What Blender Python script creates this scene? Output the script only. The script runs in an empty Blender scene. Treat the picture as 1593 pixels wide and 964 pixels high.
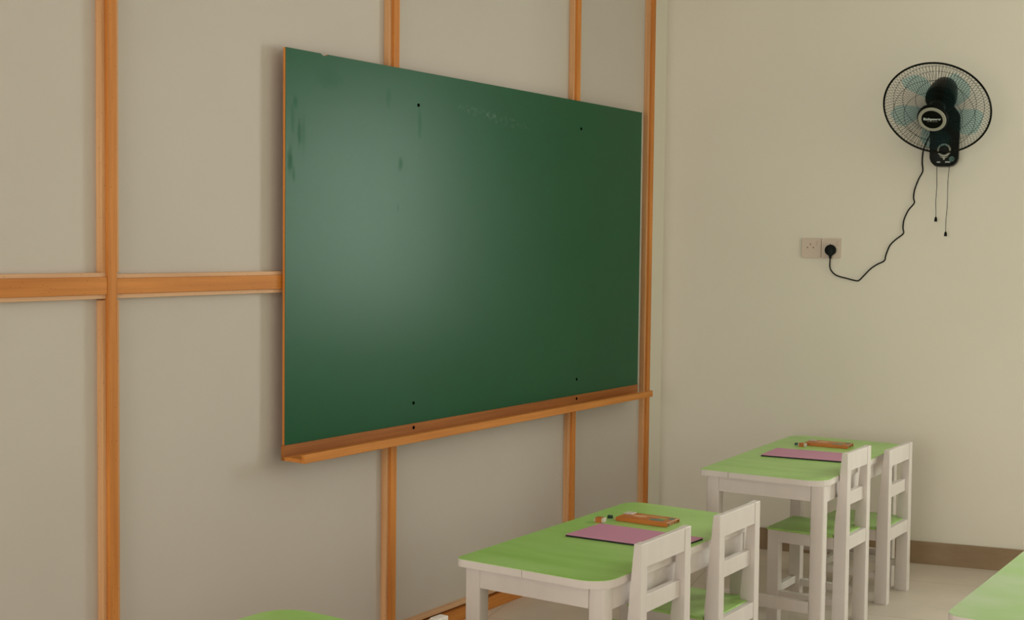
import bpy, bmesh, math, random
from mathutils import Vector, Matrix
random.seed(7)
S = bpy.context.scene
COL = S.collection
PI = math.pi

# ------------------------------------------------------------------ camera
def camera_axes(pitch, roll, yaw):
    cy, sy = math.cos(yaw), math.sin(yaw)
    fw = Vector((sy*math.cos(pitch), cy*math.cos(pitch), math.sin(pitch)))
    rt = Vector((cy, -sy, 0)); up = rt.cross(fw)
    r2 = rt*math.cos(roll) + up*math.sin(roll)
    return r2, r2.cross(fw), fw
CR, CU, CF = camera_axes(-0.0513, 0.0115, -0.5894)
CAMPOS = Vector((2.85, 0, 1.395))
cam = bpy.data.cameras.new('camera'); cam_o = bpy.data.objects.new('camera', cam); COL.objects.link(cam_o)
cam_o.matrix_world = Matrix(((CR.x, CU.x, -CF.x, CAMPOS.x), (CR.y, CU.y, -CF.y, CAMPOS.y), (CR.z, CU.z, -CF.z, CAMPOS.z), (0, 0, 0, 1)))
cam.sensor_width = 36; cam.lens = 36*2059.83/1593; cam.clip_start = .05
cam.dof.use_dof = False
S.camera = cam_o

# ------------------------------------------------------------------ world, lights, exposure
w = bpy.data.worlds.new('daylight'); S.world = w; w.use_nodes = True
bg = w.node_tree.nodes['Background']; bg.inputs[0].default_value = (.80, .90, .72, 1); bg.inputs[1].default_value = 1.5
S.view_settings.view_transform = 'Standard'; S.view_settings.look = 'None'
S.view_settings.exposure = -0.08; S.view_settings.gamma = 1; S.view_settings.use_curve_mapping = False
S.cycles.use_denoising = True
S.cycles.max_bounces = 8; S.cycles.diffuse_bounces = 5; S.cycles.transparent_max_bounces = 12
S.cycles.sample_clamp_indirect = 4
def area(name, loc, direction, sx, sy, power, color):
    l = bpy.data.lights.new(name, 'AREA'); l.shape = 'RECTANGLE'; l.size = sx; l.size_y = sy
    l.energy = power; l.color = color
    o = bpy.data.objects.new(name, l); COL.objects.link(o); o.location = loc
    o.rotation_euler = Vector(direction).to_track_quat('-Z', 'Y').to_euler()
    return o
TH = math.radians(13.3)                       # the fan wall is not square to the timber partition
WD = Vector((math.cos(TH), math.sin(TH), 0))   # along the fan wall
WN = Vector((math.sin(TH), -math.cos(TH), 0))  # out of the fan wall, into the room
W0 = Vector((0, 5.55, 0))
def fw(a, z, d=0.0):                          # a along wall, z up, d out of the wall
    return W0 + WD*a + WN*d + Vector((0, 0, z))
RX = 4.7; YB = -3.2; ZC = 3.0; YR = fw(RX/math.cos(TH), 0).y
FWIN = (2.15, 3.50, .90, 2.30)                 # window in the fan wall: a0,a1,z0,z1
RWIN = (3.7, 6.25, .55, 2.30)                   # window in the right wall: y0,y1,z0,z1
BWIN = (.4, 3.3, .35, 2.40)                   # window in the wall behind: x0,x1,z0,z1
p = fw((FWIN[0]+FWIN[1])/2, (FWIN[2]+FWIN[3])/2, -.45)
area('daylight_front_window', p, WN, FWIN[1]-FWIN[0]+.1, FWIN[3]-FWIN[2]+.1, 142, (1, 1, 1))
area('daylight_right_window', (RX+.4, (RWIN[0]+RWIN[1])/2, 1.45), (-1, 0, -.35), 2.7, 1.9, 13, (.90, 1, .78))
area('daylight_back_window', ((BWIN[0]+BWIN[1])/2, YB-.4, 1.40), (0, 1, -.15), 2.9, 2.2, 160, (1, .93, .91))

# ------------------------------------------------------------------ materials
def mat(name, col, rough=.5, spec=.5, metal=0, alpha=1, trans=0, var=None, bump=None, coat=0):
    m = bpy.data.materials.new(name); m.use_nodes = True
    nt = m.node_tree; b = nt.nodes['Principled BSDF']
    b.inputs['Base Color'].default_value = (*col, 1); b.inputs['Roughness'].default_value = rough
    b.inputs['Specular IOR Level'].default_value = spec; b.inputs['Metallic'].default_value = metal
    b.inputs['Alpha'].default_value = alpha; b.inputs['Transmission Weight'].default_value = trans
    b.inputs['Coat Weight'].default_value = coat
    tc = nt.nodes.new('ShaderNodeTexCoord')
    if var:                                    # (scale vector, second colour, detail)
        mp = nt.nodes.new('ShaderNodeMapping'); mp.inputs['Scale'].default_value = var[0]
        nz = nt.nodes.new('ShaderNodeTexNoise'); nz.inputs['Scale'].default_value = 1; nz.inputs['Detail'].default_value = 5
        rp = nt.nodes.new('ShaderNodeValToRGB'); rp.color_ramp.elements[0].position = .32; rp.color_ramp.elements[1].position = .68
        rp.color_ramp.elements[0].color = (*col, 1); rp.color_ramp.elements[1].color = (*var[1], 1)
        nt.links.new(tc.outputs['Object'], mp.inputs[0]); nt.links.new(mp.outputs[0], nz.inputs['Vector'])
        nt.links.new(nz.outputs['Fac'], rp.inputs[0]); nt.links.new(rp.outputs[0], b.inputs['Base Color'])
    if bump:                                   # (scale vector, strength, distance)
        mp = nt.nodes.new('ShaderNodeMapping'); mp.inputs['Scale'].default_value = bump[0]
        nz = nt.nodes.new('ShaderNodeTexNoise'); nz.inputs['Scale'].default_value = 1; nz.inputs['Detail'].default_value = 4
        bp = nt.nodes.new('ShaderNodeBump'); bp.inputs['Strength'].default_value = bump[1]; bp.inputs['Distance'].default_value = bump[2]
        nt.links.new(tc.outputs['Object'], mp.inputs[0]); nt.links.new(mp.outputs[0], nz.inputs['Vector'])
        nt.links.new(nz.outputs['Fac'], bp.inputs['Height']); nt.links.new(bp.outputs[0], b.inputs['Normal'])
    return m
def wood(name, dark, light, axis, rough=.55):
    """pine with grain running along one axis, darker knots"""
    m = bpy.data.materials.new(name); m.use_nodes = True
    nt = m.node_tree; b = nt.nodes['Principled BSDF']; b.inputs['Roughness'].default_value = rough
    b.inputs['Specular IOR Level'].default_value = .3
    tc = nt.nodes.new('ShaderNodeTexCoord'); mp = nt.nodes.new('ShaderNodeMapping')
    sc = [90, 90, 90]; sc['xyz'.index(axis)] = 2.2; mp.inputs['Scale'].default_value = sc
    nz = nt.nodes.new('ShaderNodeTexNoise'); nz.inputs['Scale'].default_value = 1; nz.inputs['Detail'].default_value = 6
    mp2 = nt.nodes.new('ShaderNodeMapping'); sc2 = [16, 16, 16]; sc2['xyz'.index(axis)] = 1.6; mp2.inputs['Scale'].default_value = sc2
    n2 = nt.nodes.new('ShaderNodeTexNoise'); n2.inputs['Scale'].default_value = 1
    mx = nt.nodes.new('ShaderNodeMath'); mx.operation = 'MULTIPLY_ADD'; mx.inputs[1].default_value = .5
    m2 = nt.nodes.new('ShaderNodeMath'); m2.operation = 'MULTIPLY'; m2.inputs[1].default_value = .5
    rp = nt.nodes.new('ShaderNodeValToRGB'); e = rp.color_ramp.elements
    e[0].position = .3; e[0].color = (*dark, 1); e[1].position = .62; e[1].color = (*light, 1)
    vo = nt.nodes.new('ShaderNodeTexVoronoi'); mp3 = nt.nodes.new('ShaderNodeMapping')
    sc3 = [26, 26, 26]; sc3['xyz'.index(axis)] = 7.5; mp3.inputs['Scale'].default_value = sc3
    r3 = nt.nodes.new('ShaderNodeValToRGB'); r3.color_ramp.elements[0].position = .04; r3.color_ramp.elements[1].position = .13
    r3.color_ramp.elements[0].color = (.45, .38, .32, 1); r3.color_ramp.elements[1].color = (1, 1, 1, 1)
    mu = nt.nodes.new('ShaderNodeMix'); mu.data_type = 'RGBA'; mu.blend_type = 'MULTIPLY'; mu.inputs[0].default_value = 1
    L = nt.links.new
    for q in (mp, mp2, mp3): L(tc.outputs['Object'], q.inputs[0])
    L(mp.outputs[0], nz.inputs['Vector']); L(mp2.outputs[0], n2.inputs['Vector']); L(mp3.outputs[0], vo.inputs['Vector'])
    L(n2.outputs['Fac'], m2.inputs[0]); L(nz.outputs['Fac'], mx.inputs[0]); L(m2.outputs[0], mx.inputs[2])
    L(mx.outputs[0], rp.inputs[0]); L(vo.outputs['Distance'], r3.inputs[0])
    L(rp.outputs[0], mu.inputs[6]); L(r3.outputs[0], mu.inputs[7]); L(mu.outputs[2], b.inputs['Base Color'])
    return m
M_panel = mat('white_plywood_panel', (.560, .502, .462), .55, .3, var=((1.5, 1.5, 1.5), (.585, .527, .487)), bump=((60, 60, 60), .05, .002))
M_plaster = mat('painted_plaster', (.73, .680, .605), .6, .3, var=((1.2, 1.2, 1.2), (.76, .710, .635)), bump=((50, 50, 50), .05, .002))
M_ceil = mat('ceiling_paint', (.82, .80, .77), .8)
OD, OL = (.46, .150, .026), (.68, .26, .056)
M_woodz = wood('pine_upright', OD, OL, 'z'); M_woody = wood('pine_rail', OD, OL, 'y')
M_woodk = wood('dark_pine', (.24, .075, .014), (.40, .14, .03), 'y')  # same pine in a darker tone for the tray's back board
PD, PL = (.60, .33, .18), (.72, .43, .25)
M_beadz = wood('pale_pine_bead', (.58, .28, .12), (.74, .42, .21), 'z'); M_beady = wood('pale_pine_bead_rail', PD, PL, 'y')
M_white = mat('white_furniture_paint', (.71, .640, .62), .38, .4, var=((22, 22, 3), (.75, .68, .66)), bump=((120, 120, 12), .12, .001))
M_green = mat('green_gloss_paint', (.33, .60, .13), .33, .6, var=((2.5, 14, 3), (.42, .68, .21)), bump=((8, 60, 8), .1, .001))
M_pale = mat('worn_sheen_green_paint', (.36, .60, .20), .30, .6, var=((5, 6, 5), (.52, .66, .42)), bump=((8, 60, 8), .1, .001))  # window reflection on this top painted in as paleness; blotches are wear
M_black = mat('black_plastic', (.0025, .0035, .002), .38, .12)
M_wire = mat('black_wire', (.003, .005, .003), .45, .15)
def blade_mat():
    """clear teal-tinted plastic"""
    m = bpy.data.materials.new('translucent_teal_blade'); m.use_nodes = True; nt = m.node_tree
    for n in list(nt.nodes): nt.nodes.remove(n)
    o = nt.nodes.new('ShaderNodeOutputMaterial'); t = nt.nodes.new('ShaderNodeBsdfTransparent'); g = nt.nodes.new('ShaderNodeBsdfDiffuse')
    t.inputs[0].default_value = (.82, .95, .985, 1); g.inputs[0].default_value = (.10, .28, .28, 1)
    mx = nt.nodes.new('ShaderNodeMixShader'); mx.inputs[0].default_value = .03
    nt.links.new(t.outputs[0], mx.inputs[1]); nt.links.new(g.outputs[0], mx.inputs[2]); nt.links.new(mx.outputs[0], o.inputs[0])
    return m
M_blade = blade_mat()
M_silver = mat('silver_grey_plastic', (.36, .36, .30), .4, .4)
M_letter = mat('white_lettering', (.62, .72, .70), .5)
M_pink = mat('pink_card_cover', (.62, .27, .42), .5, .3)
M_dark = mat('dark_board_edge', (.010, .014, .012), .6)
M_orange = mat('orange_card', (.62, .20, .035), .45, .4, var=((4, 160, 4), (.42, .11, .018)))
M_peach = mat('peach_print', (.72, .40, .22), .45)
M_sock = mat('socket_plastic', (.58, .46, .38), .4, .4)
M_slot = mat('socket_slot', (.16, .10, .07), .6)
M_teal = mat('teal_print', (.10, .22, .20), .5)
M_sharp = mat('dark_teal_plastic', (.015, .05, .045), .4)
M_leaf = mat('green_print', (.22, .45, .10), .5)
M_lightgrey = mat('pale_eraser', (.62, .55, .48), .6)
M_alu = mat('window_frame_paint', (.7, .7, .68), .4)
M_screw = mat('dark_screw', (.002, .002, .002), .8, 0)
M_hole = M_screw
def glass():
    m = bpy.data.materials.new('window_glass'); m.use_nodes = True; nt = m.node_tree
    for n in list(nt.nodes): nt.nodes.remove(n)
    o = nt.nodes.new('ShaderNodeOutputMaterial'); t = nt.nodes.new('ShaderNodeBsdfTransparent'); g = nt.nodes.new('ShaderNodeBsdfGlossy')
    g.inputs['Roughness'].default_value = .02; mx = nt.nodes.new('ShaderNodeMixShader'); mx.inputs[0].default_value = .06
    t.inputs[0].default_value = (.96, .98, .95, 1)
    nt.links.new(t.outputs[0], mx.inputs[1]); nt.links.new(g.outputs[0], mx.inputs[2]); nt.links.new(mx.outputs[0], o.inputs[0])
    return m
M_glass = glass()
def tile_floor():
    m = bpy.data.materials.new('beige_floor_tile'); m.use_nodes = True; nt = m.node_tree; b = nt.nodes['Principled BSDF']
    tc = nt.nodes.new('ShaderNodeTexCoord'); mp = nt.nodes.new('ShaderNodeMapping'); mp.inputs['Rotation'].default_value = (0, 0, -TH)
    mp.inputs['Location'].default_value = (.2, .33, 0)
    br = nt.nodes.new('ShaderNodeTexBrick'); br.offset = 0; br.inputs['Scale'].default_value = 1
    br.inputs['Brick Width'].default_value = .6; br.inputs['Row Height'].default_value = .6; br.inputs['Mortar Size'].default_value = .0018
    br.inputs['Color1'].default_value = (.72, .62, .54, 1); br.inputs['Color2'].default_value = (.74, .64, .56, 1); br.inputs['Mortar'].default_value = (.46, .37, .29, 1)
    nz = nt.nodes.new('ShaderNodeTexNoise'); nz.inputs['Scale'].default_value = 5
    mx = nt.nodes.new('ShaderNodeMix'); mx.data_type = 'RGBA'; mx.blend_type = 'MULTIPLY'; mx.inputs[0].default_value = .25
    L = nt.links.new; L(tc.outputs['Object'], mp.inputs[0]); L(mp.outputs[0], br.inputs['Vector']); L(tc.outputs['Object'], nz.inputs['Vector'])
    L(br.outputs[0], mx.inputs[6]); L(nz.outputs['Fac'], mx.inputs[7]); L(mx.outputs[2], b.inputs['Base Color'])
    b.inputs['Roughness'].default_value = .32; b.inputs['Specular IOR Level'].default_value = .4
    return m
M_floor = tile_floor()
M_skirt = mat('brown_stone_skirting', (.24, .155, .085), .4, .4, var=((5, 5, 14), (.33, .225, .135)), bump=((20, 20, 20), .1, .001))
def board_mat():
    """green board: satin paint; where hands rubbed it the film of chalk dust is gone and it shines less"""
    m = bpy.data.materials.new('green_board_paint'); m.use_nodes = True; nt = m.node_tree; b = nt.nodes['Principled BSDF']; L = nt.links.new
    def math_(op, *a):
        n = nt.nodes.new('ShaderNodeMath'); n.operation = op
        for i, q in enumerate(a):
            if isinstance(q, (int, float)): n.inputs[i].default_value = q
            else: L(q, n.inputs[i])
        return n.outputs[0]
    tc = nt.nodes.new('ShaderNodeTexCoord'); sx = nt.nodes.new('ShaderNodeSeparateXYZ'); L(tc.outputs['Object'], sx.inputs[0])
    nz = nt.nodes.new('ShaderNodeTexNoise'); nz.inputs['Scale'].default_value = 2.5; nz.inputs['Detail'].default_value = 4
    L(tc.outputs['Object'], nz.inputs['Vector'])
    rp = nt.nodes.new('ShaderNodeValToRGB'); rp.color_ramp.elements[0].color = (.0035, .074, .0265, 1); rp.color_ramp.elements[1].color = (.0045, .086, .031, 1)
    L(nz.outputs['Fac'], rp.inputs[0])
    wob = nt.nodes.new('ShaderNodeTexNoise'); wob.inputs['Scale'].default_value = 35; L(tc.outputs['Object'], wob.inputs['Vector'])
    w_ = math_('MULTIPLY', math_('SUBTRACT', wob.outputs['Fac'], .5), 1.6)
    Y = sx.outputs[1]; Z = sx.outputs[2]
    mask = None                                # rubbed marks: centre y, z and half sizes, metres from the board's foot
    for cy, cz, ry, rz, k in ((-1.085, 1.045, .010, .020, .7), (-1.098, .985, .008, .045, .5), (-1.068, .955, .007, .040, .9), (-1.050, .945, .008, .050, .5), (-1.108, .865, .011, .035, 1), (-1.093, .825, .007, .022, .8),
                              (-.575, .885, .010, .022, .9), (-.47, 1.035, .010, .050, .5), (-.585, .74, .006, .012, .6), (-.64, 1.10, .012, .03, .45), (-.93, 1.13, .05, .025, .35)):
        d = math_('SQRT', math_('ADD', math_('POWER', math_('DIVIDE', math_('SUBTRACT', Y, cy), ry), 2), math_('POWER', math_('DIVIDE', math_('SUBTRACT', Z, cz), rz), 2)))
        q = math_('MULTIPLY', math_('MAXIMUM', math_('MINIMUM', math_('SUBTRACT', 1.45, math_('ADD', d, w_)), 1), 0), k)
        mask = q if mask is None else math_('MAXIMUM', mask, q)
    L(math_('MULTIPLY', math_('SUBTRACT', 1, math_('MULTIPLY', mask, .6)), .29), b.inputs['Specular IOR Level'])
    # a faint wiped chalk line
    d = math_('ADD', math_('POWER', math_('DIVIDE', math_('SUBTRACT', Y, -.02), .30), 2), math_('POWER', math_('DIVIDE', math_('ADD', math_('SUBTRACT', Z, 1.085), math_('MULTIPLY', Y, .09)), .022), 2))
    st = nt.nodes.new('ShaderNodeTexNoise'); st.inputs['Scale'].default_value = 60; L(tc.outputs['Object'], st.inputs['Vector'])
    f = math_('MULTIPLY', math_('MAXIMUM', math_('SUBTRACT', 1, d), 0), math_('MULTIPLY', math_('MAXIMUM', math_('SUBTRACT', st.outputs['Fac'], .5), 0), .45))
    mx = nt.nodes.new('ShaderNodeMix'); mx.data_type = 'RGBA'; L(f, mx.inputs[0]); L(rp.outputs[0], mx.inputs[6]); mx.inputs[7].default_value = (.6, .6, .55, 1)
    L(mx.outputs[2], b.inputs['Base Color'])
    b.inputs['Roughness'].default_value = .335; b.inputs['Specular Tint'].default_value = (.85, 1, .95, 1)
    return m
M_board = board_mat()

# ------------------------------------------------------------------ mesh helpers
def add_box(bm, lo, hi, bev=0.0, mi=0):
    n0 = set(bm.faces)
    vs = [bm.verts.new((x, y, z)) for z in (lo[2], hi[2]) for y in (lo[1], hi[1]) for x in (lo[0], hi[0])]
    for f in ((0, 2, 3, 1), (4, 5, 7, 6), (0, 1, 5, 4), (2, 6, 7, 3), (0, 4, 6, 2), (1, 3, 7, 5)):
        bm.faces.new([vs[i] for i in f])
    fs = [f for f in bm.faces if f not in n0]
    if bev:
        bmesh.ops.bevel(bm, geom=list({e for f in fs for e in f.edges}), offset=bev, segments=2, affect='EDGES', profile=.5)
        fs = [f for f in bm.faces if f not in n0]
    for f in fs: f.material_index = mi
    return fs
def add_prism(bm, pts, axis, a, b, bev=0.0, mi=0):
    """closed polygon (u,v) extruded along axis from a to b"""
    def P(u, v, t):
        return {'x': (t, u, v), 'y': (u, t, v), 'z': (u, v, t)}[axis]
    n0 = set(bm.faces)
    A = [bm.verts.new(P(u, v, a)) for u, v in pts]; B = [bm.verts.new(P(u, v, b)) for u, v in pts]
    bm.faces.new(A[::-1]); bm.faces.new(B); n = len(pts)
    for i in range(n): bm.faces.new((A[i], A[(i+1) % n], B[(i+1) % n], B[i]))
    fs = [f for f in bm.faces if f not in n0]
    bmesh.ops.recalc_face_normals(bm, faces=fs)
    if bev:
        bmesh.ops.bevel(bm, geom=list({e for f in fs for e in f.edges}), offset=bev, segments=2, affect='EDGES', profile=.5)
        fs = [f for f in bm.faces if f not in n0]
    for f in fs: f.material_index = mi
def rrect(x0, x1, y0, y1, r, n=8):
    """rounded rectangle; r = one radius or four: far right, far left, near left, near right"""
    R4 = r if isinstance(r, (tuple, list)) else (r,)*4
    out = []
    for r, sx, sy, a0 in ((R4[0], 1, 1, 0), (R4[1], 0, 1, 90), (R4[2], 0, 0, 180), (R4[3], 1, 0, 270)):
        cx = x1-r if sx else x0+r; cy = y1-r if sy else y0+r
        for k in range(n+1):
            a = math.radians(a0+90*k/n); out.append((cx+r*math.cos(a), cy+r*math.sin(a)))
    return out
def add_tube(bm, pts, r, n=6, closed=False, caps=True):
    pts = [Vector(p) for p in pts]; N = len(pts); rings = []
    up = Vector((0, 0, 1))
    for i, p in enumerate(pts):
        a = pts[(i-1) % N] if (i or closed) else p; c = pts[(i+1) % N] if (i < N-1 or closed) else p
        t = (c-a).normalized()
        if abs(t.dot(up)) > .95: up = Vector((1, 0, 0)) if abs(t.x) < .9 else Vector((0, 1, 0))
        s = t.cross(up).normalized(); up = s.cross(t).normalized()
        rr = r[i] if isinstance(r, (list, tuple)) else r
        rings.append([bm.verts.new(p + (s*math.cos(2*PI*k/n) + up*math.sin(2*PI*k/n))*rr) for k in range(n)])
    m = N if closed else N-1
    for i in range(m):
        A, B = rings[i], rings[(i+1) % N]
        for k in range(n): bm.faces.new((A[k], A[(k+1) % n], B[(k+1) % n], B[k]))
    if caps and not closed:
        bm.faces.new(rings[0][::-1]); bm.faces.new(rings[-1])
def add_lathe(bm, prof, n=40, mi=0):
    """profile (r, z) spun about z"""
    rings = []
    n0 = set(bm.faces)
    for r, z in prof:
        if r < 1e-6: rings.append([bm.verts.new((0, 0, z))])
        else: rings.append([bm.verts.new((r*math.cos(2*PI*k/n), r*math.sin(2*PI*k/n), z)) for k in range(n)])
    for A, B in zip(rings, rings[1:]):
        for k in range(n):
            k2 = (k+1) % n
            if len(A) == 1 and len(B) == 1: continue
            if len(A) == 1: bm.faces.new((A[0], B[k2], B[k]))
            elif len(B) == 1: bm.faces.new((A[k], A[k2], B[0]))
            else: bm.faces.new((A[k], A[k2], B[k2], B[k]))
    for f in bm.faces:
        if f not in n0: f.material_index = mi
def obj(name, bm, m, parent=None, smooth=False, matrix=None):
    bmesh.ops.recalc_face_normals(bm, faces=bm.faces)
    me = bpy.data.meshes.new(name); bm.to_mesh(me); bm.free()
    for q in (m if isinstance(m, (list, tuple)) else [m]): me.materials.append(q)
    if smooth:
        for f in me.polygons: f.use_smooth = True
        try: me.set_sharp_from_angle(angle=math.radians(40))
        except Exception: pass
    o = bpy.data.objects.new(name, me); COL.objects.link(o)
    if matrix is not None: o.matrix_world = matrix
    if parent: o.parent = parent
    return o
def tag(o, label=None, cat=None, group=None, kind=None):
    if label: o['label'] = label
    if cat: o['category'] = cat
    if group: o['group'] = group
    if kind: o['kind'] = kind
    return o
def thing(name, label, cat, loc=(0, 0, 0), rz=0, group=None):
    o = bpy.data.objects.new(name, None); COL.objects.link(o); o.empty_display_size = .1
    o.location = loc; o.rotation_euler = (0, 0, rz)
    return tag(o, label, cat, group)
def struct(name, bm, m, label, cat, smooth=False):
    return tag(obj(name, bm, m, None, smooth), label, cat, None, 'structure')
def boxobj(name, lo, hi, m, parent=None, bev=0.0):
    bm = bmesh.new(); add_box(bm, lo, hi, bev); return obj(name, bm, m, parent)
def wallbox(bm, a0, a1, z0, z1, d0, d1):       # a box in fan-wall coordinates
    n0 = set(bm.verts); add_box(bm, (a0, d0, z0), (a1, d1, z1))
    for v in bm.verts:
        if v not in n0: v.co = fw(v.co.x, v.co.z, v.co.y)

# ------------------------------------------------------------------ room shell
bm = bmesh.new(); add_box(bm, (-.2, YB-.2, -.1), (RX+.2, YR+.4, 0)); struct('floor', bm, M_floor, 'pale beige tiled floor', 'floor')
bm = bmesh.new(); add_box(bm, (-.2, YB-.2, ZC), (RX+.2, YR+.4, ZC+.1)); struct('ceiling', bm, M_ceil, 'plain white ceiling', 'ceiling')
PE = 5.392                                    # right-hand end of the timber partition
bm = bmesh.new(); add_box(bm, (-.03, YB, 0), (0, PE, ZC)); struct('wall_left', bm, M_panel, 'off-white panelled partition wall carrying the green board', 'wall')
bm = bmesh.new(); add_box(bm, (-.2, PE, 0), (-.012, 5.56, ZC)); struct('wall_pier', bm, M_plaster, 'narrow cream plaster strip between the partition and the fan wall', 'wall')
bm = bmesh.new(); a1 = RX/math.cos(TH)+.05
wallbox(bm, -.2, FWIN[0], 0, ZC, -.2, 0); wallbox(bm, FWIN[1], a1, 0, ZC, -.2, 0)
wallbox(bm, FWIN[0], FWIN[1], 0, FWIN[2], -.2, 0); wallbox(bm, FWIN[0], FWIN[1], FWIN[3], ZC, -.2, 0)
struct('wall_front', bm, M_plaster, 'cream plaster wall carrying the black fan', 'wall')
bm = bmesh.new()
add_box(bm, (RX, YB, 0), (RX+.2, RWIN[0], ZC)); add_box(bm, (RX, RWIN[1], 0), (RX+.2, YR+.3, ZC))
add_box(bm, (RX, RWIN[0], 0), (RX+.2, RWIN[1], RWIN[2])); add_box(bm, (RX, RWIN[0], RWIN[3]), (RX+.2, RWIN[1], ZC))
struct('wall_right', bm, M_plaster, 'cream plaster wall to the right of the frame', 'wall')
bm = bmesh.new()
add_box(bm, (-.2, YB-.2, 0), (BWIN[0], YB, ZC)); add_box(bm, (BWIN[1], YB-.2, 0), (RX+.2, YB, ZC))
add_box(bm, (BWIN[0], YB-.2, 0), (BWIN[1], YB, BWIN[2])); add_box(bm, (BWIN[0], YB-.2, BWIN[3]), (BWIN[1], YB, ZC))
struct('wall_back', bm, M_plaster, 'cream plaster wall behind the camera', 'wall')
def window(name, O, U, N, w_, z0, z1, cols, label):
    """frame as the top-level mesh, a pane under it; O = lower corner, U along, N into the room"""
    def bx(bm, u0, u1, a, b, d0, d1):
        n0 = set(bm.verts); add_box(bm, (u0, d0, a), (u1, d1, b))
        for v in bm.verts:
            if v not in n0: v.co = Vector(O) + U*v.co.x + N*v.co.y + Vector((0, 0, v.co.z))
    bm = bmesh.new(); t = .045
    bx(bm, 0, w_, z0, z0+t, -.12, -.07); bx(bm, 0, w_, z1-t, z1, -.12, -.07)
    for k in range(cols+1):
        u = (w_-t)*k/cols; bx(bm, u, u+t, z0+t, z1-t, -.12, -.07)
    f = struct(name, bm, M_alu, label, 'window')
    bm = bmesh.new(); bx(bm, t, w_-t, z0+t, z1-t, -.098, -.092); obj('pane', bm, M_glass, f)
window('window_1', fw(FWIN[0], 0), WD, WN, FWIN[1]-FWIN[0], FWIN[2], FWIN[3], 2, 'white framed window in the fan wall right of the frame')
window('window_2', Vector((RX, RWIN[0], 0)), Vector((0, 1, 0)), Vector((-1, 0, 0)), RWIN[1]-RWIN[0], RWIN[2], RWIN[3], 4, 'wide white framed window in the right wall')
window('window_3', Vector((BWIN[0], YB, 0)), Vector((1, 0, 0)), Vector((0, 1, 0)), BWIN[1]-BWIN[0], BWIN[2], BWIN[3], 4, 'wide white framed window behind the camera')
bm = bmesh.new(); wallbox(bm, .0, a1-.1, 0, .098, 0, .012)
struct('baseboard_front', bm, M_skirt, 'brown stone tile skirting along the fan wall', 'baseboard')

# ------------------------------------------------------------------ timber partition framing
def upright(n, y0, z0, z1, label, notches=()):
    """square stud with a thinner bead each side holding the panels"""
    bm = bmesh.new(); add_box(bm, (0, y0+.0125, z0), (.033, y0+.0415, z1), .0012)
    s = struct('trim_%d' % n, bm, M_woodz, label, 'stud')
    segs = [z0]+[q for ab in notches for q in ab]+[z1]
    for a, b in zip(segs[::2], segs[1::2]):
        boxobj('bead', (0, y0, a), (.023, y0+.0125, b), M_beadz, s, .001)
        boxobj('bead', (0, y0+.0415, a), (.023, y0+.056, b), M_beadz, s, .001)
    return s
RZ0, RZ1 = 1.2335, 1.298
FZ = .068
upright(1, 2.290, 0, ZC, 'full-height orange pine stud at the far left of the partition', ((RZ0-.004, RZ1+.004),))
upright(2, 3.473, 0, ZC, 'orange pine stud passing behind the left half of the board', ((0.0, FZ),) if 0 else ())
upright(3, 4.659, 0, ZC, 'orange pine stud passing behind the right half of the board')
bm = bmesh.new(); add_box(bm, (0, 5.3225, 0), (.033, 5.3515, ZC), .0012)
s4 = struct('trim_4', bm, M_woodz, 'orange pine stud just right of the green board', 'stud')
boxobj('bead', (0, 5.310, 0), (.023, 5.3225, ZC), M_beadz, s4, .001)
def rail(n, y0, y1, z0, z1, label, dz=0.0):
    bm = bmesh.new(); add_box(bm, (0, y0, z0+.0115), (.030, y1, z1-.0115), .0012)
    s = struct('trim_%d' % n, bm, M_woody, label, 'rail')
    boxobj('bead', (0, y0, z0), (.024, y1, z0+.0115), M_beady, s, .001)
    boxobj('bead', (0, y0, z1-.0115), (.024, y1, z1), M_beady, s, .001)
rail(5, .6, 2.302, RZ0, RZ1+.004, 'horizontal pine rail left of the far left stud')
rail(6, 2.332, 3.485, RZ0, RZ1, 'horizontal pine rail between far left stud and green board')
def plate(n, y0, y1, label):
    bm = bmesh.new(); add_box(bm, (0, y0, 0), (.032, y1, .046), .0015)
    s = struct('trim_%d' % n, bm, M_woody, label, 'floor plate')
    boxobj('bead', (0, y0, .056), (.023, y1, .070), M_beady, s, .001)
plate(7, 2.347, 3.472, 'pine floor plate between the two left studs')
plate(8, 3.530, 4.658, 'pine floor plate behind the nearer desk')
plate(9, 4.716, 5.309, 'pine floor plate at the right end of the partition')

# ------------------------------------------------------------------ green board and its tray
BY0, BY1, BZ0, BZ1 = 2.955, 5.211, .767, 1.9725
bd = thing('chalkboard', 'large dark green chalkboard fixed to the pine studs', 'chalkboard', (.04, (BY0+BY1)/2, BZ0))
def rel(o_loc, p): return (p[0]-o_loc[0], p[1]-o_loc[1], p[2]-o_loc[2])
BL = bd.location.copy()
bm = bmesh.new()
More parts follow.
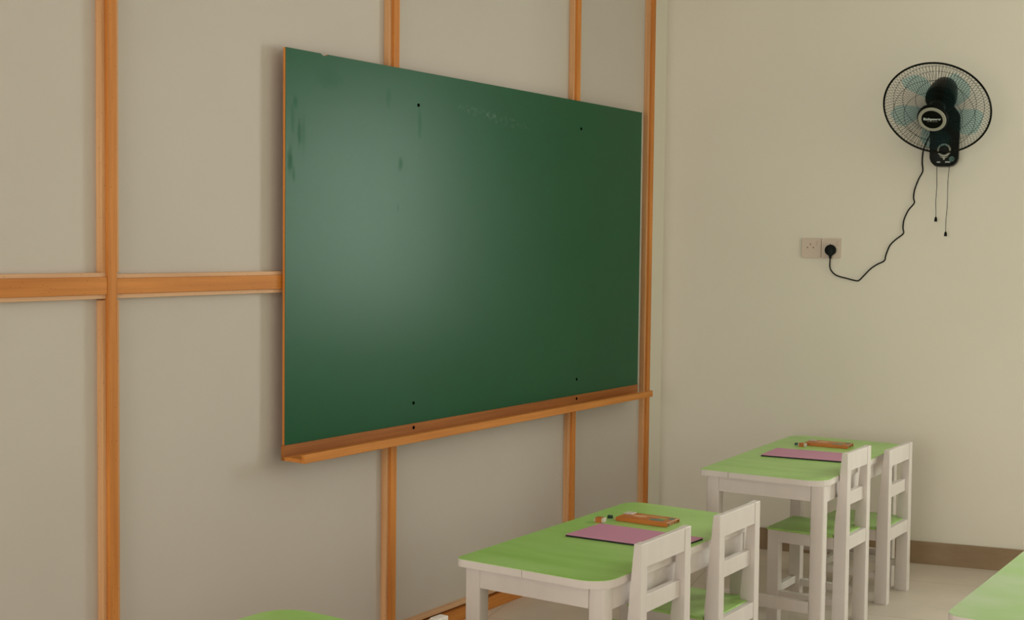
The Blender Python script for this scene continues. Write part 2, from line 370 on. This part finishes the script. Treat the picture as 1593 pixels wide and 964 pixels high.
# outline with the small chip in the top edge
ny = 3.110
pts = [(BY0, BZ0), (BY1, BZ0), (BY1, BZ1), (ny+.035, BZ1), (ny+.028, BZ1-.004), (ny+.012, BZ1-.006), (ny, BZ1), (BY0, BZ1)]
add_prism(bm, [(y-BL.y, z-BL.z) for y, z in pts], 'x', .0345-BL.x, .0438-BL.x)
obj('plywood_back', bm, M_woodz, bd)['label'] = 'orange-brown plywood edge of the board'
bm = bmesh.new(); add_prism(bm, [(y-BL.y, z-BL.z) for y, z in pts], 'x', .0438-BL.x, .0452-BL.x)
obj('writing_surface', bm, M_board, bd)['label'] = 'green painted face with smears and soft window glare'
for y, z in ((3.605, 1.858), (4.690, 1.861), (3.590, .837), (4.680, .832)):
    bm = bmesh.new(); add_lathe(bm, [(0, 0), (.006, 0), (.006, .0012), (.003, .0016), (0, .001)], 12)
    obj('screw', bm, M_screw, bd, matrix=None)
    o = COL.objects[-1]; o.rotation_euler = (0, PI/2, 0); o.location = (.0452-BL.x, y-BL.y, z-BL.z)
TY1 = 5.195
tr = thing('chalk_tray', 'long orange pine chalk tray under the green board', 'chalk tray', (.0, (BY0+TY1)/2, .72))
TL = tr.location.copy()
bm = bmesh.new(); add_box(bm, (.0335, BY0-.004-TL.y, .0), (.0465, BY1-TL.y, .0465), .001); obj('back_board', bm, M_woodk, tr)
bm = bmesh.new(); add_box(bm, (.0465, BY0-.004-TL.y, .0), (.116, TY1-TL.y, .012), .001); obj('shelf', bm, M_woody, tr)
bm = bmesh.new(); add_box(bm, (.116, BY0-.004-TL.y, -.001), (.130, TY1+.002-TL.y, .026), .002); obj('front_lip', bm, M_woody, tr)
for y in (3.590, 4.680):
    bm = bmesh.new(); add_lathe(bm, [(0, 0), (.006, 0), (.006, .0012), (0, .001)], 12)
    o = obj('screw', bm, M_screw, tr); o.rotation_euler = (0, PI/2, 0); o.location = (.0465, y-TL.y, .032)
boxobj('packing_strip', (.0345, 5.2135, .775), (.044, 5.2175, 1.965), M_white)
tag(COL.objects[-1], 'thin pale strip along the right edge of the green board', 'strip')

# ------------------------------------------------------------------ chairs
def make_chair(label, x, y0, h, sh, W=.272, rz=0, group='small white chairs with green seats'):
    """x = rear face, y0 = near side; the seat faces the board"""
    D = .300; t = .036
    c = thing('chair', label, 'chair', (x-D/2, y0+W/2, 0), rz, group)
    X1, X0 = D/2, -D/2; Y0, Y1 = -W/2, W/2
    for s in (0, 1):
        a = Y0 if s == 0 else Y1-t; b = a+t
        bm = bmesh.new()   # rear post, straight behind, tapering above the seat
        add_prism(bm, [(X1-.050, 0), (X1, 0), (X1-.002, h), (X1-.024, h), (X1-.047, sh+.03)], 'y', a, b, .0015)
        obj('rear_leg', bm, M_white, c)
        bm = bmesh.new(); add_box(bm, (X0, a, 0), (X0+.044, b, sh-.008), .0015); obj('front_leg', bm, M_white, c)
        e = .003
        bm = bmesh.new(); add_box(bm, (X0+.044, a+e, sh-.052), (X1-.049, b-.004-e, sh-.008), .001); obj('side_rail', bm, M_white, c)
        bm = bmesh.new(); add_box(bm, (X0+.044, a+.007, .096), (X1-.049, b-.007, .122), .001); obj('stretcher', bm, M_white, c)
    bm = bmesh.new(); add_box(bm, (X0+.002, Y0+t, sh-.052), (X0+.022, Y1-t, sh-.008), .001); obj('front_rail', bm, M_white, c)
    bm = bmesh.new(); add_box(bm, (X0+.010, Y0+t, .106), (X0+.030, Y1-t, .134), .001); obj('stretcher', bm, M_white, c)
    bm = bmesh.new(); add_box(bm, (X1-.022, Y0+t, sh-.052), (X1-.003, Y1-t, sh-.003), .001); obj('rear_rail', bm, M_white, c)
    bm = bmesh.new()   # seat board notched round the rear posts
    add_prism(bm, [(X0-.003, Y0-.003), (X1-.051, Y0-.003), (X1-.051, Y0+t+.001), (X1-.0225, Y0+t+.001), (X1-.0225, Y1-t-.001), (X1-.051, Y1-t-.001), (X1-.051, Y1+.003), (X0-.003, Y1+.003)], 'z', sh-.008, sh, .0015)
    obj('seat', bm, M_green, c)['label'] = 'green painted seat'
    bm = bmesh.new(); add_box(bm, (X1-.021, Y0+t, h-.066), (X1-.004, Y1-t, h-.001), .001); obj('back_slat', bm, M_white, c)
    bm = bmesh.new(); add_box(bm, (X1-.036, Y0+t, h-.196), (X1-.016, Y1-t, h-.148), .001); obj('back_slat', bm, M_white, c)
    return c
make_chair('white child\'s chair at the nearer full desk, the one closer to the camera', 1.232, 3.045, .607, .300, .295)
make_chair('white child\'s chair at the far end of the nearer full desk', 1.241, 3.510, .606, .300, .292)
make_chair('taller white child\'s chair at the near end of the farthest desk', 1.249, 4.560, .656, .355, .250)
make_chair('white child\'s chair at the far end of the farthest desk, nearest the fan wall', 1.243, 5.047, .606, .298, .290)
make_chair('white chair top just showing at the bottom edge beside the pine stud', 1.204, 1.963, .602, .300)

# ------------------------------------------------------------------ desks
def make_desk(label, cx, cy, L, W, h, rz=0, split=.45, r=(.05, .06, .012, .075), overL=.022, overR=.008, overN=.02, overF=.06, top=None):
    d = thing('school_desk', label, 'desk', (cx, cy, 0), rz, 'white desks with green tops')
    X0, X1, Y0, Y1 = -W/2, W/2, -L/2, L/2; T = .022
    bm = bmesh.new()
    outer = rrect(X0, X1, Y0, Y1, r); xs = X0 + W*split
    for lo, hi in ((X0-1, xs-.0008), (xs+.0008, X1+1)):
        poly = []
        n = len(outer)
        for i in range(n):                     # clip the rounded outline to one plank
            p, q = outer[i], outer[(i+1) % n]
            if lo <= p[0] <= hi: poly.append(p)
            for c in (lo, hi):
                if (p[0]-c)*(q[0]-c) < 0:
                    tt = (c-p[0])/(q[0]-p[0]); poly.append((c, p[1]+(q[1]-p[1])*tt))
        add_prism(bm, poly, 'z', h-T, h-.0015, 0, 0)
    add_prism(bm, rrect(X0+.0008, X1-.0008, Y0+.0008, Y1-.0008, r), 'z', h-.0015, h, 0, 1)
    obj('tabletop', bm, [M_white, top or M_green], d)['label'] = 'green painted top with white plank edge'
    lx0, lx1, ly0, ly1 = X0+overL, X1-overR, Y0+overN, Y1-overF; lw = .048; A = .056; zt = h-T
    for x, y in ((lx0, ly0), (lx1-lw, ly0), (lx0, ly1-lw), (lx1-lw, ly1-lw)):
        bm = bmesh.new(); add_prism(bm, rrect(x, x+lw, y, y+lw, .006, 3), 'z', 0, zt); obj('leg', bm, M_white, d, True)
    for y in (ly0+.001, ly1-.023):
        bm = bmesh.new(); add_box(bm, (lx0+lw, y, zt-A), (lx1-lw, y+.022, zt), .001); obj('apron', bm, M_white, d)
    for x in (lx0+.004, lx1-.026):
        bm = bmesh.new(); add_box(bm, (x, ly0+lw, zt-A-.006), (x+.022, ly1-lw, zt), .001); obj('apron', bm, M_white, d)
    for y in (ly0+.002, ly1-.024):
        bm = bmesh.new(); add_box(bm, (lx0+lw, y, .098), (lx1-lw, y+.022, .140), .001); obj('stretcher', bm, M_white, d)
    return d
make_desk('green-topped desk in the middle foreground, long side toward the board', .956, 3.417, 1.005, .471, .525, 0, .47, r=(.05, .06, .024, .075))
make_desk('farthest green-topped desk, standing below the fan wall', .962, 4.910, 1.05, .468, .576, math.radians(3.0), .24, overF=.05)
make_desk('green desk corner with painted-in pale sheen at the lower right of the photo', 1.985+.2375, 3.155+.50, 1.00, .475, .525, 0, .5, r=.04, top=M_pale)
make_desk('green desk corner peeking up at the bottom left', .672+.220, 2.288-.50, 1.00, .440, .525, 0, .5, r=.09, overF=.002)

# ------------------------------------------------------------------ things on the desks
def book(label, pts, z, th):
    a, b, c, d_ = [Vector((*p, 0)) for p in pts]; ctr = (a+b+c+d_)/4
    o = thing('slate_board', label, 'slate', (ctr.x, ctr.y, z), 0, 'pink topped slates on the desks')
    P = [((p-ctr).x, (p-ctr).y) for p in (a, b, c, d_)]
    bm = bmesh.new(); add_prism(bm, [(x*.997, y*.994) for x, y in P], 'z', 0, th*.72); obj('backing', bm, M_dark, o)['label'] = 'black edge of the slate'
    bm = bmesh.new(); add_prism(bm, P, 'z', th*.72, th, .0004); obj('cover', bm, M_pink, o)
    return o
book('pink topped flat board on the middle foreground desk', ((.827, 3.325), (1.165, 3.345), (1.178, 3.527), (.835, 3.521)), .525, .007)
book('pink topped flat board on the farthest desk', ((.822, 4.782), (1.150, 4.832), (1.130, 5.028), (.803, 4.984)), .576, .007)

def pencil_pack(label, x, y, z, rz):
    o = thing('pencil_pack', label, 'pencil pack', (x, y, z), rz, 'orange pencil packs')
    Lx, Ly, H = .190, .085, .013
    n = 10
    for k in range(n):
        yy = -Ly/2+Ly*(k+.5)/n; r = .0041; zz = r+.0004
        bm = bmesh.new(); x1 = Lx/2-.004-random.random()*.004; x0 = -Lx/2-.002+random.random()*.01
        add_tube(bm, [(x0+.014, yy, zz), (x1, yy, zz)], r, 6)
        add_tube(bm, [(x0, yy, zz), (x0+.003, yy, zz), (x0+.014, yy, zz)], [.0003, .0010, r], 6)
        obj('pencil', bm, M_orange if k % 3 else M_peach, o)
    bm = bmesh.new(); add_box(bm, (-Lx/2+.014, -Ly/2-.001, .0095), (Lx/2, Ly/2+.001, H), .0008)
    add_box(bm, (-Lx/2+.014, -Ly/2-.0025, .0008), (Lx/2, -Ly/2-.0012, H), 0)
    add_box(bm, (-Lx/2+.014, Ly/2+.0012, .0008), (Lx/2, Ly/2+.0025, H), 0)
    sl = obj('card_sleeve', bm, M_orange, o); sl['label'] = 'orange printed card sleeve'
    for (cx, cy, rx, ry, m, nm) in ((.045, -.016, .026, .011, M_teal, 'teal_print'), (.058, .004, .016, .006, M_leaf, 'green_print'), (-.022, .005, .024, .014, M_peach, 'pale_print'), (.02, .022, .045, .004, M_peach, 'pale_print'), (.078, .022, .010, .012, M_teal, 'teal_print')):
        bm = bmesh.new(); add_prism(bm, [(cx+rx*math.cos(2*PI*k/20), cy+ry*math.sin(2*PI*k/20)) for k in range(20)], 'z', H, H+.0004); obj(nm, bm, m, sl)
    bm = bmesh.new(); add_box(bm, (Lx/2-.0035, -Ly/2-.001, H), (Lx/2-.001, Ly/2+.001, H+.0006)); obj('white_rim', bm, M_lightgrey, sl)
    bm = bmesh.new(); add_box(bm, (-Lx/2+.014, .006, .0131), (-Lx/2+.044, .040, .0165), .001); obj('pale_label', bm, M_lightgrey, o)
    return o
pencil_pack('orange pencil pack on the middle foreground desk', .918, 3.657, .525, math.radians(2))
pencil_pack('orange pencil pack on the farthest desk', .932, 5.205, .576, math.radians(5))
def eraser(label, x, y, z, rz):
    o = thing('eraser', label, 'eraser', (x, y, z), rz, 'small orange erasers')
    bm = bmesh.new(); add_box(bm, (-.0165, -.0115, .0006), (.0165, .0115, .0142), .002); obj('rubber', bm, M_lightgrey, o)
    bm = bmesh.new(); add_box(bm, (-.0125, -.0122, 0), (.0085, .0122, .0152), .0008); obj('sleeve', bm, M_orange, o)
    return o
eraser('small orange-sleeved eraser beside the pencil pack, middle foreground desk', .809, 3.562, .525, math.radians(8))
eraser('small orange-sleeved eraser touching the pencil pack, farthest desk', .858, 5.120, .576, math.radians(8))
def sharpener(label, x, y, z, rz):
    bm = bmesh.new()
    add_prism(bm, [(-.013, -.007), (.013, -.0055), (.013, .0055), (-.013, .007)], 'z', 0, .011, .001)
    add_box(bm, (-.011, -.0045, .011), (.010, .0045, .0122))
    bmesh.ops.scale(bm, vec=(.62, .8, .8), verts=bm.verts)
    o = obj('pencil_sharpener', bm, M_sharp); o.location = (x, y, z); o.rotation_euler = (0, 0, rz)
    return tag(o, label, 'sharpener', 'small dark pencil sharpeners')
sharpener('tiny dark sharpener between eraser and pencil pack, middle foreground desk', .805, 3.632, .525, .2)
sharpener('tiny dark sharpener left of the eraser, farthest desk', .824, 5.145, .576, .3)

# ------------------------------------------------------------------ wall socket
def hit_fw(px, py, D=0.0):                    # where a sight line meets the fan wall, in wall coordinates
    v = CF*2059.83 + CR*(px-796.5) - CU*(py-482)
    q = W0 + WN*D
    t = (q-CAMPOS).dot(WN)/v.dot(WN); P = CAMPOS+v*t
    return (P-W0).dot(WD), P.z
MW = Matrix(((WD.x, 0, WN.x, 0), (WD.y, 0, WN.y, 0), (0, 1, 0, 0), (0, 0, 0, 1)))   # local x along wall, y up, z out
def wall_thing(name, label, cat, a, z, d=0.0):
    o = thing(name, label, cat); m = MW.copy(); m.translation = fw(a, z, d); o.matrix_world = m; return o
sa, sz = .714, 1.3838
sk = wall_thing('wall_socket', 'white double wall socket plate below and left of the fan', 'socket', sa, sz)
for k, cx in enumerate((-.0435, .0435)):
    bm = bmesh.new(); add_prism(bm, rrect(cx-.0428, cx+.0428, -.043, .043, .004, 4), 'z', 0, .0095, .0015)
    f = obj('faceplate', bm, M_sock, sk)
    for dx, dy, w_, h_ in ((0, .016, .0035, .009), (-.0125, -.002, .007, .0035), (.0125, -.002, .007, .0035)) if k == 1 else ((0, .016, .0035, .009), (-.0125, .002, .004, .007), (.0125, .002, .004, .007)):
        bm = bmesh.new(); add_box(bm, (cx+dx-w_/2-.004, dy-h_/2, .0094), (cx+dx+w_/2-.004, dy+h_/2, .0098)); obj('slot', bm, M_slot, f)
    bm = bmesh.new(); add_box(bm, (cx+.026, .010, .0090), (cx+.037, .030, .0135), .0015); obj('switch_rocker', bm, M_sock, f)

# ------------------------------------------------------------------ wall fan
def frame_matrix(o, z, up):
    z = Vector(z).normalized(); y = (Vector(up)-z*Vector(up).dot(z)).normalized(); x = y.cross(z)
    return Matrix(((x.x, y.x, z.x, o[0]), (x.y, y.y, z.y, o[1]), (x.z, y.z, z.z, o[2]), (0, 0, 0, 1)))
ba, bz = hit_fw(1468.5, 259, .05)
fan = wall_thing('wall_fan', 'black oscillating fan mounted on the cream wall', 'fan', ba, 1.74)
INV = fan.matrix_world.inverted()
# bracket body: rounded bottom, sloped shoulders (wall coordinates: x along, y up, z out)
bw = .059
prof = [(-bw, .035), (-bw+.006, .018), (-bw+.020, .004), (-bw+.036, 0), (bw-.036, 0), (bw-.020, .004), (bw-.006, .018), (bw, .035), (bw+.003, .215), (bw-.004, .228), (.030, .262), (-.030, .262), (-bw-.003, .225)]
bm = bmesh.new(); add_prism(bm, prof, 'z', 0, .085, .004); body = obj('wall_bracket', bm, M_black, fan, True)
# control dial
bm = bmesh.new(); add_lathe(bm, [(.020, .0855), (.028, .0855), (.028, .089), (.0265, .0905), (.021, .0905), (.020, .089)], 32)
for v in bm.verts: v.co.y += .068
dial = obj('dial_ring', bm, M_silver, fan, True)
bm = bmesh.new(); add_lathe(bm, [(0, .104), (.014, .104), (.017, .100), (.019, .0855)], 24)
for v in bm.verts: v.co.y += .068
obj('dial_knob', bm, M_black, dial, True)
bm = bmesh.new(); add_prism(bm, [(-.020, .043), (-.009, .036), (-.0035, .034), (-.0035, .027), (.0035, .027), (.0035, .034), (.009, .036), (.020, .043), (.010, .039), (-.010, .039)], 'z', .0852, .0866)
obj('pointer_mark', bm, M_silver, fan)
def text(name, s, size, m, parent, mw, bold=0.0, ext=.0003, sx=1):
    c = bpy.data.curves.new(name, 'FONT'); c.body = s; c.size = size; c.align_x = 'CENTER'; c.align_y = 'CENTER'; c.extrude = ext; c.offset = bold
    t = bpy.data.objects.new(name, c); COL.objects.link(t)
    me = bpy.data.meshes.new_from_object(t.evaluated_get(bpy.context.evaluated_depsgraph_get()))
    bpy.data.objects.remove(t); me.materials.clear(); me.materials.append(m)
    for v in me.vertices: v.co.x *= sx
    o = bpy.data.objects.new(name, me); COL.objects.link(o); o.parent = parent; o.matrix_world = mw; return o
bpy.context.view_layer.update()
FM = fan.matrix_world.copy()
def fan_child_local(x, y, z): return Matrix.Translation((x, y, z))
for s_, x_ in (('OSC', -.021), ('SPEED', .016)):
    t = text('lettering', s_, .0075, M_letter, fan, Matrix.Identity(4), .0002); t.matrix_world = Matrix.Identity(4); t.matrix_basis = fan_child_local(x_, .017, .0856)
bm = bmesh.new(); add_lathe(bm, [(.008, .0852), (.0105, .0852), (.0105, .0860), (.008, .0860), (.008, .0852)], 24)
add_box(bm, (-.0045, -.006, .0852), (-.0015, .006, .0860)); add_box(bm, (.001, -.006, .0852), (.0035, .006, .0860))
for v in bm.verts: v.co.x += .032; v.co.y += .030
obj('green_emblem', bm, M_teal, fan)
# fan head
RR = .2175
FN = Vector((.02, -.79, -.61)).normalized()
v = (CF*2059.83 + CR*(1457-796.5) - CU*(169-482)).normalized()
q = W0 + WN*.25; HC = CAMPOS + v*((q-CAMPOS).dot(WN)/v.dot(WN))
HM = INV @ frame_matrix(HC, FN, (0.05, 0, 1))
def head(name, bm, m, smooth=True, parent=fan):
    bm.transform(HM); return obj(name, bm, m, parent, smooth)
bm = bmesh.new(); add_tube(bm, [(RR*math.cos(2*PI*k/96), RR*math.sin(2*PI*k/96), 0) for k in range(96)], .0042, 8, True); head('guard_rim', bm, M_black)
def guard(r0, r1, z0, sgn, nw, twist, rings, wr):
    bm = bmesh.new()
    def zz(r): 
        u = (r-r0)/(r1-r0); return z0*(1-u**2.6)**.8*1.0
    for k in range(nw):
        a0 = 2*PI*k/nw; P = []
        for j in range(11):
            u = j/10; r = r0+(r1-r0)*u; a = a0+twist*u; P.append((r*math.cos(a), r*math.sin(a), zz(r)))
        add_tube(bm, P, wr, 4, False, False)
    for r in rings: add_tube(bm, [(r*math.cos(2*PI*k/72), r*math.sin(2*PI*k/72), zz(r)-.0012*sgn) for k in range(72)], wr*1.15, 4, True)
    return bm
head('front_guard', guard(.060, RR, .072, 1, 96, .12, (.118, .165), .00075), M_wire)
head('rear_guard', guard(.055, RR, -.062, -1, 84, -.10, (.10, .15, .185), .00075), M_wire)
for k in range(5):                              # blades
    a0 = math.radians(181-72*k); bm = bmesh.new(); nu, nv = 12, 8; G = []
    for i in range(nu+1):
        u = i/nu; r = .030+.158*u; row = []
        half = math.radians(9+15*math.sin(PI*min(1, .25+u*.55)))*(1-.35*max(0, u-.85)/.15)
        for j in range(nv+1):
            w_ = j/nv*2-1; a = a0+half*w_+.25*u
            row.append((r*math.cos(a), r*math.sin(a), .008*1-.020*w_*(1-.35*u)))
        G.append(row)
    V = [[bm.verts.new(c) for c in row] for row in G]
    V2 = [[bm.verts.new((c[0], c[1], c[2]-.0016)) for c in row] for row in G]
    for i in range(nu):
        for j in range(nv):
            bm.faces.new((V[i][j], V[i+1][j], V[i+1][j+1], V[i][j+1])); bm.faces.new((V2[i][j], V2[i][j+1], V2[i+1][j+1], V2[i+1][j]))
    for j in range(nv):
        for i_, fl in ((0, 0), (nu, 1)): bm.faces.new((V[i_][j], V[i_][j+1], V2[i_][j+1], V2[i_][j]))
    for i in range(nu):
        for j_ in (0, nv): bm.faces.new((V[i][j_], V[i+1][j_], V2[i+1][j_], V2[i][j_]))
    head('blade', bm, M_blade)['label'] = 'translucent teal fan blade'
bm = bmesh.new(); add_lathe(bm, [(0, .040), (.024, .038), (.032, .028), (.034, -.012), (0, -.012)], 32); head('blade_hub', bm, M_black)
bm = bmesh.new(); add_lathe(bm, [(0, .082), (.045, .082), (.059, .079), (.0635, .072), (.0635, .066), (0, .066)], 48); cap = head('centre_cap', bm, M_black)
bm = bmesh.new(); add_lathe(bm, [(.0435, .0815), (.0435, .0838), (.046, .0843), (.055, .0838), (.057, .0815)], 48); head('silver_ring', bm, M_silver, True, cap)
def head_text(s_, size, y_, bold, sx=1, m=M_letter):
    o = text('lettering', s_, size, m, cap, Matrix.Identity(4), bold, sx=sx); o.matrix_basis = HM @ Matrix.Translation((0, y_, .0824)); return o
head_text('Richpower', .0160, .001, .0005, 1.0)
bm = bmesh.new()
for k, (x0_, x1_) in enumerate(((-.021, -.012), (-.010, -.002), (.001, .011), (.013, .021))):
    add_box(bm, (x0_, -.0112, .0822), (x1_, -.0098, .0828))
head('fine_print', bm, M_silver, False, cap)
# motor housing behind the rear guard
bm = bmesh.new(); add_lathe(bm, [(0, -.062), (.052, -.062), (.062, -.068), (.064, -.090), (.058, -.130), (.050, -.165), (.034, -.188), (0, -.194)], 40)
for v_ in bm.verts: v_.co.y *= 1.05
mot = head('motor_housing', bm, M_black)
# neck joining the bracket and the motor
m0 = HM @ Vector((0, -.03, -.105)); bm = bmesh.new()
add_tube(bm, [(0, .235, .045), (0, .262, .058), ((m0.x)*.5, (m0.y+.262)/2+.004, (m0.z+.058)/2), tuple(m0)], [.034, .032, .030, .036], 20); obj('tilt_neck', bm, M_black, fan, True)
# pull cords
for x_, l_, name in ((-.028, .222, 'pull_cord'), (.020, .285, 'pull_cord')):
    bm = bmesh.new(); P = [(x_+.0012*math.sin(k*.9+x_*90)+(-.006 if x_ > 0 else -.001)*k/12, .002-l_*k/12, .045) for k in range(13)]
    add_tube(bm, P, .0013, 6); pc = obj(name, bm, M_wire, fan, True); e = P[-1]
    bm = bmesh.new(); add_lathe(bm, [(0, .010), (.003, .010), (.0055, .004), (.0065, -.010), (0, -.010)], 14)
    for v_ in bm.verts: v_.co = Vector((v_.co.x+e[0], v_.co.z+e[1]-.006, v_.co.y+e[2]))
    obj('pull_knob', bm, M_black, pc, True)
# power cord lying against the wall, ending in the plug
raw = [(912, -40), (890, 0), (868, 60), (862, 130), (865, 185), (840, 235), (815, 300), (808, 350), (812, 385), (775, 430), (748, 490), (742, 540), (744, 575), (700, 610), (660, 650), (635, 710), (625, 745), (580, 768), (540, 795), (500, 835), (470, 865), (450, 870), (390, 855), (330, 838), (300, 815), (285, 785), (287, 722)]
P = []
for i, (x_, y_) in enumerate(raw):
    D = .006 + (.022*(max(0, i-23)/3)) + (.02*(1-i/2) if i < 2 else 0)
    a, z = hit_fw(1220+x_/4.017, 220+y_/4.017, D); P.append(INV @ fw(a, z, D))
def smooth_path(P, n=6):
    out = []
    for i in range(len(P)-1):
        p0, p1, p2, p3 = P[max(0, i-1)], P[i], P[i+1], P[min(len(P)-1, i+2)]
        for k in range(n):
            t = k/n; out.append(.5*((2*p1)+(p2-p0)*t+(2*p0-5*p1+4*p2-p3)*t*t+(3*p1-p0-3*p2+p3)*t**3))
    return out+[P[-1]]
bm = bmesh.new(); add_tube(bm, smooth_path(P), .0030, 8); cord = obj('power_cord', bm, M_wire, fan, True)
pa, pz = hit_fw(1291.8, 389, .025)
bm = bmesh.new(); pr = .0245
out = [(pr*math.cos(math.radians(a)), pr*math.sin(math.radians(a))) for a in range(-35, 216, 10)] + [(-.005, -.026), (-.0035, -.040), (.0035, -.040), (.005, -.026)]
add_prism(bm, out, 'z', .0098, .036, .003)
bm.transform(INV @ Matrix.Translation(fw(pa, pz, 0)) @ MW); obj('plug', bm, M_black, cord, True)

bpy.context.view_layer.update()
